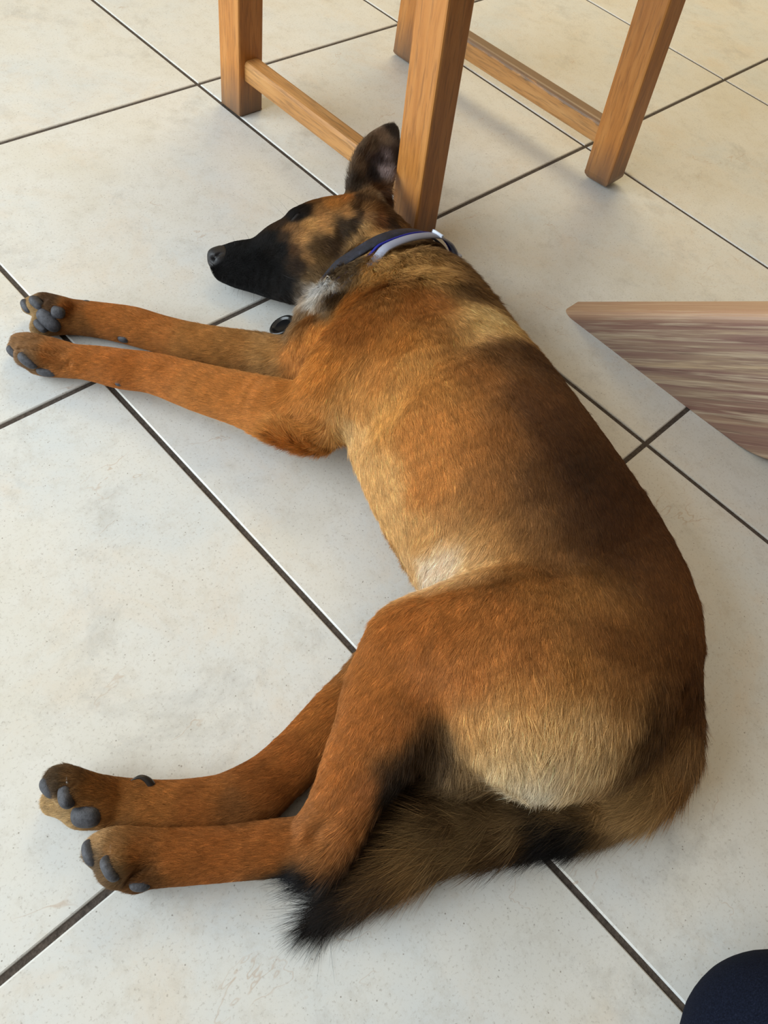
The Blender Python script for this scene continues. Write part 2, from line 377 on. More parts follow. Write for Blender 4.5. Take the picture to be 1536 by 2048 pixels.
# ------------------------------------------------------------------ chair
def beam(name, a, b, wx, wy, mat, parent, bev=.003, seg=2, ax=(1,0,0), foot=0.0):
    """a square bar from a to b; local z runs along it"""
    a = Vector(a); b = Vector(b); z = (b-a); L = z.length; z.normalize(); x = Vector(ax); x = (x-z*x.dot(z)).normalized(); y = z.cross(x)
    bm = bmesh.new(); bmesh.ops.create_cube(bm, size=1.0)
    for v in bm.verts: v.co = Vector((v.co.x*wx, v.co.y*wy, (v.co.z+.5)*L))
    side = [e for e in bm.edges if abs(e.verts[0].co.z-e.verts[1].co.z) > L*.5]
    if foot:
        low = [e for e in bm.edges if e.verts[0].co.z < .001 and e.verts[1].co.z < .001]
        bmesh.ops.bevel(bm, geom=low, offset=foot, segments=4, profile=.5, affect='EDGES')
        side = [e for e in bm.edges if abs(e.verts[0].co.z-e.verts[1].co.z) > L*.5]
    bmesh.ops.bevel(bm, geom=side, offset=bev, segments=seg, profile=.5, affect='EDGES')
    o = bm_obj(name, bm, mat, None, smooth=False)
    o.matrix_world = Matrix(((x.x,y.x,z.x,a.x),(x.y,y.y,z.y,a.y),(x.z,y.z,z.z,a.z),(0,0,0,1)))
    for p in o.data.polygons: p.use_smooth = False
    if parent: o.parent = parent; o.matrix_parent_inverse = parent.matrix_world.inverted()
    return o
CX, CY = .205, -.295
chair = empty('wooden_chair', (CX, CY, 0)); bpy.context.view_layer.update()
tag(chair, 'worn oak dining chair on square legs standing behind the sleeping dog', 'chair')
H = .44
legs = [((.021,-.085),(.021,-.083),.0),((.022,-.467),(.020,-.440),.0),((.394,-.528),(.386,-.498),.017),((.377,-.101),(.377,-.100),.010)]
for (b0, b1, ft) in legs:
    beam('leg', (b0[0],b0[1],0.0), (b1[0],b1[1],H), .044, .047, M_oak, chair, .0028, 2, foot=ft or .003)
beam('stretcher', (.023,-.107,.066), (.024,-.440,.066), .027, .031, M_rail, chair, .006, 3)
beam('stretcher', (.383,-.122,.070), (.390,-.500,.070), .027, .034, M_rail2, chair, .006, 3)
beam('seat_rail', (.042,-.083,H-.03), (.356,-.100,H-.03), .02, .05, M_oak, chair, ax=(0,1,0))
beam('seat_rail', (.042,-.440,H-.03), (.366,-.498,H-.03), .02, .05, M_oak, chair, ax=(0,1,0))
beam('seat_rail', (.020,-.107,H-.03), (.020,-.418,H-.03), .02, .05, M_oak, chair)
beam('seat_rail', (.383,-.122,H-.03), (.386,-.476,H-.03), .02, .05, M_oak, chair)
bm = bmesh.new(); bmesh.ops.create_cube(bm, size=1.0)
for v in bm.verts: v.co = Vector((v.co.x*.43+CX-.205+.205, v.co.y*.46-.29, v.co.z*.022+H+.011))
bmesh.ops.bevel(bm, geom=list(bm.edges), offset=.006, segments=3, profile=.5, affect='EDGES')
o = bm_obj('seat', bm, M_rail, None, smooth=False); o.parent = chair; o.matrix_parent_inverse = chair.matrix_world.inverted()
beam('back_post', (.030,-.462,H+.02), (.030,-.535,.90), .038, .034, M_oak, chair)
beam('back_post', (.378,-.492,H+.02), (.378,-.565,.90), .038, .034, M_oak, chair)
beam('back_rail', (.030,-.530,.86), (.378,-.560,.86), .02, .07, M_oak, chair, ax=(0,1,0))
beam('back_rail', (.030,-.495,.64), (.378,-.525,.64), .02, .05, M_oak, chair, ax=(0,1,0))

# ------------------------------------------------------------------ trestle table, of which one plank leg reaches into view
def plank_material():
    t = NT('washed_plank_wood')
    a = t.noise(t.coord((3, 90, 90)), 1.0, 6, .62, .7)
    c = t.ramp(a, [(.28, rgba(112,82,74)), (.42, rgba(146,114,102)), (.55, rgba(162,136,116)), (.72, rgba(206,180,146))])
    b = t.ramp(t.noise(t.coord((1.6, 17, 17)), 1.0, 3, .5, .4), [(.38, (0,0,0,1)), (.62, (1,1,1,1))])
    c = t.mix(t.math('MULTIPLY', b, .5), c, rgba(142,100,88))
    s = t.ramp(t.noise(t.coord((6, 210, 210)), 1.0, 3, .7, .3), [(.50, (0,0,0,1)), (.66, (1,1,1,1))])
    c = t.mix(t.math('MULTIPLY', s, .55), c, rgba(222,204,174))
    d = t.ramp(t.noise(t.coord((5, 150, 150)), 1.0, 4, .7, .3), [(.56, (0,0,0,1)), (.68, (1,1,1,1))])
    c = t.mix(t.math('MULTIPLY', d, .5), c, rgba(84,58,54))
    # tan mixed in towards both outer edges of the board
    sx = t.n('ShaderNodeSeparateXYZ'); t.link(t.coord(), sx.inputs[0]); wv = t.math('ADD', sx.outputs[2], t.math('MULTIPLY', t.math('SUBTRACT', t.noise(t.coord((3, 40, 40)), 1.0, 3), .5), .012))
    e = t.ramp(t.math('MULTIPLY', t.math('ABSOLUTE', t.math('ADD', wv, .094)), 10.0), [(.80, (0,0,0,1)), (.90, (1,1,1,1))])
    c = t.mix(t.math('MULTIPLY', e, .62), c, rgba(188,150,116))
    t.link(c, t.b.inputs['Base Color']); t.b.inputs['Roughness'].default_value = .5
    t.bump(s, .35, .0008); return t.m
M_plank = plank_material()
def plank_leg(y_foot, sgn, x0, x1, height, ang, width_foot, parent):
    """plank in a plane across the X axis; local x runs along the grain"""
    ca, sa = math.cos(ang), math.sin(ang)
    bm = bmesh.new(); pts = []
    yb = y_foot; L = height/sa
    # outline in the plane: (along y*sgn, z)
    a = (0.0, 0.0); b = (height/math.tan(ang), height); c = (b[0]+width_foot, height); d0 = (width_foot, 0.0)
    rr = .035; poly = [a, b, c]
    # rounded heel where the cut meets the under side
    e1 = (d0[0]+rr*ca*1.0, rr*sa*1.0); e0 = (d0[0]-rr, 0.0)
    for k in range(9):
        t = k/8; poly.append(((1-t)**2*e1[0]+2*t*(1-t)*d0[0]+t*t*e0[0], (1-t)**2*e1[1]+2*t*(1-t)*d0[1]+t*t*e0[1]))
    loc = [((p[0])*ca+p[1]*sa, -(p[0])*sa+p[1]*ca) for p in poly]
    f0 = [bm.verts.new((q[0], x0, q[1])) for q in loc]; f1 = [bm.verts.new((q[0], x1, q[1])) for q in loc]
    bm.faces.new(f0); bm.faces.new(f1[::-1])
    for k in range(len(loc)): bm.faces.new((f0[k], f0[(k+1) % len(loc)], f1[(k+1) % len(loc)], f1[k]))
    bmesh.ops.recalc_face_normals(bm, faces=bm.faces)
    ed = [e for e in bm.edges if len(e.link_faces) == 2 and e.calc_face_angle() > .6]
    top = [e for e in ed if all(abs(v.co.y-x0) < 1e-6 and abs(v.co.z) < 1e-4 for v in e.verts)]
    bmesh.ops.bevel(bm, geom=top, offset=.011, segments=5, profile=.5, affect='EDGES')
    ed = [e for e in ed if e.is_valid and e not in top and len(e.link_faces) == 2 and e.calc_face_angle() > .6]
    bmesh.ops.bevel(bm, geom=ed, offset=.003, segments=3, profile=.5, affect='EDGES')
    o = bm_obj('leg', bm, M_plank, None, smooth=False)
    # local x -> grain direction, local z -> across the width, local y -> world x
    g = Vector((0, sgn*ca, sa)); w = Vector((0, -sgn*sa, ca)); t = Vector((1, 0, 0))
    o.matrix_world = Matrix(((g.x,t.x,w.x,0),(g.y,t.y,w.y,y_foot),(g.z,t.z,w.z,0),(0,0,0,1)))
    o.parent = parent; o.matrix_parent_inverse = parent.matrix_world.inverted(); return o
table = empty('trestle_table', (.45, -1.25, 0)); bpy.context.view_layer.update()
tag(table, 'low table with a slanting plank leg of washed reddish grey wood beside the dog', 'table')
ANG = math.radians(36.5)
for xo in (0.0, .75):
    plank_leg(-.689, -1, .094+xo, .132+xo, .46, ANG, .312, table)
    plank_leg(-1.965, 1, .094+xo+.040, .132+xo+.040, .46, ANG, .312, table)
bm = bmesh.new(); bmesh.ops.create_cube(bm, size=1.0)
for v in bm.verts: v.co = Vector((v.co.x*.98+.53, v.co.y*1.02-1.50, v.co.z*.035+.4785))
bmesh.ops.bevel(bm, geom=list(bm.edges), offset=.006, segments=3, profile=.5, affect='EDGES')
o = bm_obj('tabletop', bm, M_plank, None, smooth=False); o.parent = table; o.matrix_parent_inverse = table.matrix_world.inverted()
beam('crossbar', (.17,-1.325,.40), (.85,-1.325,.40), .04, .05, M_rail, table, ax=(0,1,0))
# ------------------------------------------------------------------ dog: one continuous body surface
F, F_lo, F_h = build_field(.003)
BV, BQ = surface_nets(F, F_lo, F_h)
def sample_field(P):
    """trilinear value of the body's distance field"""
    q = (np.asarray(P)-F_lo)/F_h; i = np.clip(np.floor(q).astype(int), 0, np.array(F.shape)-2); f = q-i
    out = 0
    for a in (0,1):
        for b in (0,1):
            for c in (0,1):
                w = (f[...,0] if a else 1-f[...,0])*(f[...,1] if b else 1-f[...,1])*(f[...,2] if c else 1-f[...,2])
                out = out+w*F[i[...,0]+a, i[...,1]+b, i[...,2]+c]
    return out
def grad_field(P, e=.002):
    g = np.stack([sample_field(P+d)-sample_field(P-d) for d in np.eye(3)*e], -1); return g/(np.linalg.norm(g, axis=-1, keepdims=True)+1e-9)
BN = grad_field(BV)
body_bvh = BVHTree.FromPolygons([Vector(v) for v in BV.tolist()], BQ.tolist())
def on_body(px, py):
    """point and normal of the coat where the sight line through a photo point meets it"""
    d = CR.T@np.array([(px-768)/CF, (py-1024)/CF, 1.0]); d /= np.linalg.norm(d)
    h = body_bvh.ray_cast(Vector(CC), Vector(d), 5.0)
    if h[0] is None:
        best = body_bvh.find_nearest(Vector(at(px, py, .03))); return np.array(best[0]), np.array(best[1])
    return np.array(h[0]), np.array(h[1])

# coat colours, plus shade painted into creases and gaps: (photo x, photo y, colour of the hair, reach)
O_=(188,122,62)
PIGMENT_AND_SHADE = [
 (640,850,O_),(580,870,(196,132,72)),(500,800,(184,116,58)),(400,775,(182,116,60)),(310,750,(176,108,54)),(240,740,(170,102,50)),(180,725,(170,104,52)),(110,705,(172,112,64)),(60,690,(140,100,66)),(45,720,(120,92,68)),
 (540,720,(168,122,74)),(460,705,(170,118,68)),(400,690,(174,118,66)),(300,660,(176,112,60)),(200,632,(172,106,54)),(140,615,(150,96,54)),(100,600,(90,64,44)),(75,620,(150,120,84)),(170,655,(140,92,52)),
 (590,700,(186,122,64)),(640,660,(196,130,68)),(600,580,(170,160,150)),(628,600,(210,206,200)),(608,624,(140,112,86)),(655,572,(200,196,190)),(640,740,(190,124,62)),(720,640,(160,100,50)),(700,600,(170,108,52)),(760,590,(150,98,52)),(850,545,(176,130,78)),(760,540,(186,140,86)),(930,575,(110,76,44)),(840,600,(150,92,46)),(800,680,(176,116,60)),(880,650,(150,96,50)),(980,625,(200,164,112)),(920,655,(198,156,104)),(960,640,(200,160,106)),(820,715,(196,140,82)),(720,780,(198,142,84)),(760,740,(190,132,76)),(680,850,(206,166,118)),(725,880,(216,170,118)),
 (770,820,(208,154,94)),(850,850,(196,132,74)),(850,950,(196,132,74)),(770,960,(214,166,112)),(780,1040,(206,160,108)),(850,1060,(204,154,100)),(820,1120,(206,164,118)),(870,1125,(236,208,180)),(910,1110,(234,204,174)),(860,1155,(234,206,178)),(960,1120,(212,168,120)),(1000,1070,(192,140,86)),(900,1030,(180,126,76)),(940,1060,(190,142,90)),(1040,1110,(190,140,88)),
 (1000,700,(112,74,44)),(1050,700,(96,62,36)),(1060,790,(110,70,42)),(950,740,(152,98,54)),(880,770,(184,126,70)),(1100,850,(92,58,34)),(1000,860,(146,94,52)),(930,860,(180,118,64)),(1150,930,(76,48,28)),(1070,960,(112,74,44)),(980,970,(160,106,60)),(1220,1000,(84,52,30)),(1150,1040,(92,60,36)),(1050,1040,(146,102,64)),(1090,1080,(134,92,56)),(1270,1060,(96,60,34)),(1220,1090,(88,56,34)),(1320,1150,(110,70,40)),(1200,1140,(112,74,42)),
 (1130,1170,(160,108,62)),(1160,1185,(172,124,76)),(1200,1180,(150,102,58)),(1060,1160,(168,112,62)),(1000,1210,(172,110,60)),(900,1200,(180,116,62)),(900,1240,(166,102,52)),(820,1260,(172,106,54)),(1350,1280,(112,72,40)),(1260,1280,(124,80,44)),(1200,1240,(128,82,46)),(1000,1150,(120,78,44)),(1090,1132,(104,66,38)),(1150,1320,(160,108,60)),(1050,1300,(160,102,56)),(1050,1370,(186,130,76)),(940,1340,(170,106,56)),(850,1360,(170,106,56)),(780,1340,(172,108,56)),(1250,1370,(140,94,54)),  # the dark line along the thigh crease is painted shade
 (950,1430,(200,150,96)),(1020,1440,(216,176,128)),(1100,1430,(206,164,114)),(1190,1440,(204,166,120)),(1000,1520,(220,192,152)),(1100,1530,(218,192,156)),(1080,1570,(200,184,158)),(1180,1520,(204,172,132)),(910,1490,(208,168,118)),(880,1540,(196,166,130)),(1250,1420,(186,142,96)),(1235,1480,(204,168,122)),(1200,1530,(200,170,130)),(1255,1500,(170,132,90)),(1320,1440,(96,68,42)),(1290,1480,(96,70,44)),(830,1540,(56,42,30)),(800,1560,(44,34,26)),(860,1560,(90,72,52)),(835,1495,(74,54,36)),(868,1530,(96,76,54)),(855,1500,(90,68,46)),(1340,1400,(112,76,46)),(1390,1380,(96,62,36)),(1380,1200,(116,74,42)),  # shade painted dark between shank and buttock and along the tail crease
 (740,1440,(174,108,56)),(690,1520,(172,106,54)),(800,1450,(166,104,56)),(680,1600,(174,110,60)),(620,1680,(160,100,56)),(690,1660,(166,104,58)),(740,1580,(164,102,58)),(560,1700,(158,94,48)),(450,1710,(160,96,50)),(350,1712,(158,96,50)),(290,1700,(150,96,54)),(245,1700,(140,98,60)),(195,1680,(170,134,96)),(190,1720,(100,80,60)),(230,1745,(110,84,58)),(290,1750,(110,72,42)),
 (650,1440,(166,104,54)),(590,1500,(158,96,50)),(520,1560,(146,88,46)),(470,1602,(126,80,46)),(440,1580,(156,96,50)),(400,1620,(150,90,46)),(320,1610,(162,104,56)),(240,1600,(150,98,54)),(190,1580,(140,94,54)),(150,1560,(110,78,50)),(120,1570,(80,62,44)),(120,1610,(168,136,96)),(130,1625,(176,144,104)),
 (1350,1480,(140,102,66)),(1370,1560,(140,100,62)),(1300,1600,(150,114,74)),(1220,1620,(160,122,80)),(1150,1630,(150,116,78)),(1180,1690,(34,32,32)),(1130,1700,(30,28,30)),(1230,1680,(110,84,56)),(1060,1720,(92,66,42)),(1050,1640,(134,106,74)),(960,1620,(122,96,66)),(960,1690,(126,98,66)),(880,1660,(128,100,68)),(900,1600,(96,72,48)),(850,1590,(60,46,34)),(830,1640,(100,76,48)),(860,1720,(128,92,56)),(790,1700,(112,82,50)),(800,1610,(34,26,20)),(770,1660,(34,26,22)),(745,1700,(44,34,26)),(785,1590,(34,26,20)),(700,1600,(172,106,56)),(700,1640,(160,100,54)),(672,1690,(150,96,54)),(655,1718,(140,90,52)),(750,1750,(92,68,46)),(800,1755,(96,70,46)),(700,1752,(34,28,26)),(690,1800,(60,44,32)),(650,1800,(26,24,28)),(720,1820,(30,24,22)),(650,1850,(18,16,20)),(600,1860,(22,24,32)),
 (430,515,(24,22,22)),(450,530,(22,20,20)),(470,500,(22,19,18)),(500,520,(18,16,16)),(500,560,(22,20,20)),(540,480,(26,22,20)),(540,540,(18,16,15)),(570,570,(24,20,18)),(560,500,(24,20,18)),(555,455,(64,46,32)),(575,460,(130,92,58)),(588,482,(150,108,68)),(564,478,(74,54,38)),(590,433,(24,18,16)),(604,424,(36,26,20)),(604,402,(104,72,46)),(625,405,(110,72,40)),(650,398,(150,98,52)),(690,400,(172,110,60)),(660,410,(176,116,60)),(630,425,(150,104,62)),(615,450,(196,146,92)),(640,445,(190,136,84)),(600,480,(190,140,90)),(580,500,(90,62,40)),(610,510,(150,108,68)),(650,460,(186,136,86)),(690,430,(176,122,72)),(722,428,(140,96,58)),(708,426,(72,50,32)),(697,440,(60,44,30)),(684,452,(62,46,30)),(670,466,(66,48,32)),(655,480,(72,52,34)),(720,448,(168,128,84)),(704,470,(160,122,80)),(688,486,(130,98,64)),(640,492,(90,66,44)),(620,500,(100,74,48)),(635,515,(110,82,52)),(590,530,(60,44,32)),(610,550,(112,86,58)),(650,540,(104,80,54)),(690,510,(84,62,42)),(710,475,(110,80,50)),(735,455,(176,130,80)),(725,490,(172,128,82)),(680,545,(100,78,56)),(590,575,(90,76,62)),(620,575,(206,204,204)),(640,575,(222,220,218)),(605,600,(200,192,184)),(645,605,(150,130,110)),(665,590,(80,58,38)),(620,630,(140,90,48)),(750,435,(120,72,38)),(775,445,(74,50,30)),(800,450,(124,82,44)),(840,470,(98,62,34)),(830,445,(80,52,30)),
 (705,372,(76,64,54)),(715,345,(112,90,70)),(738,300,(110,90,72)),(765,275,(138,114,94)),(782,262,(70,60,52)),(755,325,(74,60,58)),(742,355,(52,42,40)),(765,350,(150,134,132)),(775,320,(130,114,112)),(740,392,(130,100,72)),(720,405,(84,60,42)),(765,385,(84,54,34)),(785,400,(40,28,20)),
]
# lie of the coat: (photo x, photo y, direction on the photo, length mm, lift)
LIE = [
 (440,515,1,-.1,3.0,.3),(480,495,1,-.35,3.5,.25),(480,550,1,.3,3.5,.25),(540,470,1,-.45,4.0,.2),(540,550,1,.3,5.0,.25),(590,455,1,-.3,5.0,.2),(600,490,1,.05,6.0,.2),(600,550,1,.5,8.0,.3),(590,590,.7,.8,10.0,.3),(650,405,1,-.3,6.0,.2),(690,395,1,-.5,7.0,.25),(650,450,1,.1,7.0,.2),(660,500,.9,.5,12.0,.25),(700,470,.7,.7,15.0,.3),(640,560,.5,.8,16.0,.35),(680,540,.7,.7,14.0,.25),(730,480,.5,.8,14.0,.3),(800,450,.8,.5,14.0,.3),
 (720,370,.3,-1,12.0,.45),(735,310,.4,-.9,10.0,.35),(770,280,.3,-1,6.0,.2),(760,340,.3,-1,8.0,.4),(715,400,.2,-1,14.0,.5),(770,400,.5,.5,10.0,.4),
 (640,605,-.3,.9,16.0,.35),(700,565,-.1,1,18.0,.4),(760,540,.1,1,20.0,.45),(840,530,.4,.9,20.0,.45),(900,545,.7,.7,18.0,.3),
 (640,640,-.4,.9,13.0,.15),(600,700,-.6,.8,13.0,.15),(720,640,-.2,1,13.0,.15),(800,620,.1,1,14.0,.15),(900,600,.5,.8,14.0,.12),(980,640,.5,.8,15.0,.12),
 (620,780,-.7,.5,11.0,.2),(700,760,-.5,.8,14.0,.15),(640,860,-.5,.4,14.0,.35),(680,860,.1,.9,16.0,.3),(600,890,-.3,.6,14.0,.4),(500,800,-1,-.2,8.0,.2),(400,770,-1,-.3,7.0,.2),(300,745,-1,-.15,6.0,.2),(200,725,-1,-.1,6.0,.2),(100,710,-1,-.2,5.0,.3),(50,700,-1,-.1,5.0,.4),
 (540,715,-1,.0,11.0,.25),(400,690,-1,-.1,8.0,.25),(300,660,-1,-.2,6.0,.2),(200,630,-1,-.1,6.0,.2),(100,620,-1,0,5.0,.3),
 (800,760,.0,1,13.3,.13),(760,850,-.05,1,13.3,.15),(720,900,-.2,1,12.5,.22),(850,870,.1,1,11.7,.1),(800,1000,-.1,1,12.5,.15),(950,800,.3,.9,10.9,.1),(1050,800,.5,.8,10.9,.1),(950,950,.3,.9,10.9,.1),(1120,900,.5,.8,10.9,.1),(1080,980,.4,.9,10.9,.1),(1200,1000,.5,.9,10.9,.12),
 (800,1120,-.4,.8,13.3,.25),(870,1100,-.6,.5,14.0,.15),(950,1050,-.5,.6,12.5,.13),(1020,1060,-.3,.8,10.9,.12),(900,1010,-.2,.9,11.7,.12),
 (1150,1100,.2,1,10.9,.1),(1280,1150,.3,1,10.9,.12),(1000,1200,-.3,1,10.1,.15),(900,1220,-.6,.8,9.4,.15),(800,1260,-.6,.7,10.0,.2),(1100,1250,0,1,10.9,.12),(1250,1300,.1,1,11.7,.12),(1370,1300,.1,1,11.7,.15),(1000,1350,0,1,11.7,.14),(1150,1380,0,1,14.0,.14),
 (1000,1480,-.05,1,18.7,.22),(1100,1500,0,1,20.3,.22),(1200,1480,-.1,1,19.5,.22),(900,1500,-.1,1,17.2,.25),(1290,1430,-.3,1,15.6,.2),(1380,1400,0,1,13.3,.2),
 (820,1380,-.4,.9,8.6,.15),(740,1450,-.5,.9,10.0,.15),(690,1550,-.5,.9,9.0,.15),(640,1660,-.8,.5,9.0,.2),(700,1680,-.4,.9,10.0,.25),(550,1700,-1,.05,8.0,.2),(400,1710,-1,.05,7.0,.2),(300,1710,-1,.05,7.0,.25),(220,1710,-1,.1,6.0,.35),
 (640,1460,-.7,.7,10.0,.2),(540,1560,-.9,.4,8.0,.2),(420,1600,-1,0,7.0,.2),(300,1600,-1,0,6.0,.2),(200,1590,-1,0,6.0,.25),(130,1590,-1,.2,6.0,.35),
 (1360,1500,0,1,24.0,.25),(1340,1580,-.6,.9,30.0,.25),(1250,1620,-1,.4,32.0,.22),(1150,1650,-1,.15,32.0,.22),(1050,1660,-1,.1,34.0,.22),(950,1660,-1,.2,38.0,.22),(850,1680,-1,.35,42.0,.22),(780,1740,-.8,.6,46.0,.2),(700,1800,-.8,.6,50.0,.16),(640,1840,-.9,.4,48.0,.12),
]
def blend(P, anchors, values, eps=.007, power=4, k=10):
    out = np.zeros((len(P), values.shape[1]), np.float32)
    for s in range(0, len(P), 20000):
        q = P[s:s+20000]; d2 = ((q[:,None]-anchors[None])**2).sum(-1); w = 1/(d2+np.asarray(eps)**2)**(power/2)
        out[s:s+20000] = (w@values)/w.sum(1, keepdims=True)
    return out
pg_pos = np.array([on_body(p[0], p[1])[0] for p in PIGMENT_AND_SHADE]); pg_col = lin(np.array([p[2] for p in PIGMENT_AND_SHADE]))
pg_eps = np.array([.005 if (p[0] < 830 and p[1] < 640) or p[0] < 330 else (.010 if p[1] > 1560 or p[0] < 860 or (p[0] < 970 and 1080 < p[1] < 1170) else .013 if (940 < p[0] < 1000 and 610 < p[1] < 650) else .022) for p in PIGMENT_AND_SHADE])
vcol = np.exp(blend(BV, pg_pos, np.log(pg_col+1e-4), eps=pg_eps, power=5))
vl = (vcol@np.array([.3,.6,.1]))[:,None]; sat = np.clip((1-vcol.min(1)/vcol.max(1))*1.5-.55, 0, 1)[:,None]
vcol = vcol*(1+sat*np.array([.03,.07,-.10])); vcol *= np.clip(.55+vl*3.2, .6, 1.0); dk = np.clip(1-vl/.12, 0, 1)*sat; vcol *= 1+dk*np.array([.22,.05,-.15])
ll_pos = []; ll_val = []
for (px, py, dx, dy, ln, lift) in LIE:
    P, Nn = on_body(px, py); d = math.hypot(dx, dy); step = 6.0
    Q = at(px+dx/d*step, py+dy/d*step, P[2]); t = Q-P; t = t-Nn*(t@Nn); t /= np.linalg.norm(t)+1e-9
    ll_pos.append(P); ll_val.append([*t, ln*.001, lift])
ll_pos = np.array(ll_pos); ll_val = np.array(ll_val)
vlie = blend(BV, ll_pos, ll_val, eps=.012, power=4)

def vertex_colour_material(name, gain=1.0, rough=.6, spec=.2, sheen=0.0):
    t = NT(name); a = t.n('ShaderNodeAttribute'); a.attribute_name = 'coat'
    m = t.mix(1.0, a.outputs['Color'], (gain, gain, gain, 1), 'MULTIPLY'); t.link(m, t.b.inputs['Base Color'])
    t.b.inputs['Roughness'].default_value = rough; t.b.inputs['Specular IOR Level'].default_value = spec
    return t.m
FUR_GAIN = 1.24
M_skin = vertex_colour_material('dog_skin', .75, .8, .1)
M_fur = vertex_colour_material('dog_coat_hair', FUR_GAIN, .5, .2)
dog = mesh_obj('dog', BV, BQ, M_skin)
tag(dog, 'tan dog with black muzzle asleep on its side on the tiled floor', 'dog')
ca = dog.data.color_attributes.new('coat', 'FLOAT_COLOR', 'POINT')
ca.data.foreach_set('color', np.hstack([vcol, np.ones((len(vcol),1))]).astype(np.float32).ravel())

# ---------------------------------------------------------------- bare parts: nose, eyelid, pads, claws
M_pad = NT('paw_pad_skin'); v = M_pad.coord(); M_pad.link(M_pad.ramp(M_pad.noise(v, 300, 4, .6), [(.3, rgba(44,44,48)), (.7, rgba(78,78,84))]), M_pad.b.inputs['Base Color'])
M_pad.b.inputs['Roughness'].default_value = .62; M_pad.bump(M_pad.noise(v, 900, 3, .6), .5, .0006); M_pad = M_pad.m
M_claw = plain('claw_horn', rgba(44,40,38), .35, .5)
M_clawl = plain('pale_claw_horn', rgba(150,140,128), .35, .5)
M_nose = NT('nose_leather'); v = M_nose.coord(); vo = M_nose.n('ShaderNodeTexVoronoi', i_Scale=900.0); M_nose.link(v, vo.inputs['Vector'])
M_nose.b.inputs['Base Color'].default_value = rgba(30,30,33); M_nose.b.inputs['Roughness'].default_value = .5; M_nose.bump(vo.outputs['Distance'], .4, .0005); M_nose = M_nose.m
BARE = []     # (centre, axes, radii) where no hair grows
def lump(name, px, py, rx, ry, rz, dx, dy, mat, sink=.35, z=None, noise=.0):
    """a flattened oval pad set into the surface; rx, ry in photo px, rz in mm"""
    P, Nn = on_body(px, py)
    if z is not None: P = at(px, py, z)
    s = px_scale(P); Q = at(px+dx*5, py+dy*5, P[2]); t = Q-P; t -= Nn*(t@Nn); t /= np.linalg.norm(t); b = np.cross(Nn, t)
    A = np.array([t, b, Nn]); R = np.array([rx*s, ry*s, rz*.001]); c = P-Nn*R[2]*sink
    bm = bmesh.new(); bmesh.ops.create_icosphere(bm, subdivisions=4, radius=1)
    rnd = random.Random(int(px*7+py))
    for vv in bm.verts:
        u = np.array(vv.co); u = np.sign(u)*np.abs(u)**.85; u /= max(np.linalg.norm(u, ord=2.4), 1e-6)
        w = c+(u*R)@A; w[2] = max(w[2], .0012); vv.co = Vector(w)
    o = bm_obj(name, bm, mat, dog); BARE.append((c, A, R*np.array([.93,.93,1.2]))); return o
def horn(pts, r0, mat):
    """curved tapering claw along photo points with heights; r0 in mm"""
    c = catmull([at(*p) for p in pts], 5); n = len(c); m = 10; V, Fq = [], []
    for i in range(n):
        t = c[min(i+1, n-1)]-c[max(i-1, 0)]; t /= np.linalg.norm(t); a = np.cross(t, [0,0,1.0]); a /= np.linalg.norm(a)+1e-9; b = np.cross(t, a); r = r0*.001*(1-(i/(n-1))**1.8)+.0001
        for k in range(m): q = 2*math.pi*k/m; p = c[i]+a*math.cos(q)*r+b*math.sin(q)*r*.8; V.append((p[0], p[1], max(p[2], .0008)))
    for i in range(n-1):
        for k in range(m): Fq.append((i*m+k, i*m+(k+1) % m, (i+1)*m+(k+1) % m, (i+1)*m+k))
    Fq.append(tuple(range(m))[::-1]); Fq.append(tuple((n-1)*m+k for k in range(m)))
    return mesh_obj('claw', V, Fq, mat, dog)
def claw(px, py, dx, dy, length, rad, mat, up=.3, curve=.5, off=0.0):
    """curved tapering horn; length and rad in mm"""
    P, Nn = on_body(px, py); Q = at(px+dx*5, py+dy*5, P[2]); t = Q-P; t /= np.linalg.norm(t)
    d = t+np.array([0,0,up]); d /= np.linalg.norm(d); side = np.cross(d, [0,0,1]); side /= np.linalg.norm(side)
    V, Fq = [], []; n, m = 9, 10; c = P-d*.003+Nn*off*.001
    for i in range(n):
        q = i/(n-1); ang = curve*q; dd = d*math.cos(ang)-np.cross(side, d)*math.sin(ang)
        if i: c = c+dd*length*.001/(n-1)
        nn = np.cross(side, dd); r = rad*.001*(1-q**1.6)*(.98)+.00008
        for k in range(m):
            a = 2*math.pi*k/m; p = c+side*math.cos(a)*r*.75+nn*math.sin(a)*r; V.append((p[0], p[1], max(p[2], .0008)))
    for i in range(n-1):
        for k in range(m): Fq.append((i*m+k, i*m+(k+1) % m, (i+1)*m+(k+1) % m, (i+1)*m+k))
    Fq.append(tuple(range(m))[::-1]); Fq.append(tuple((n-1)*m+k for k in range(m)))
    return mesh_obj('claw', V, Fq, mat, dog)
# right fore paw, its underside towards the camera
lump('paw_pad', 72, 606, 17, 10, 6, .2, 1, M_pad, .2); lump('paw_pad', 52, 612, 16, 9, 6, .1, 1, M_pad, .2)
lump('paw_pad', 97, 640, 27, 17, 8, .6, 1, M_pad, .2); lump('paw_pad', 116, 625, 14, 13, 6, 1, .2, M_pad, .25); lump('paw_pad', 80, 652, 16, 9, 5, .6, 1, M_pad, .25)
lump('paw_pad', 247, 678, 13, 9, 6, .1, 1, M_pad)
horn([(186,622,.026),(182,608,.032),(172,602,.034),(160,603,.033)], 2.4, M_claw)
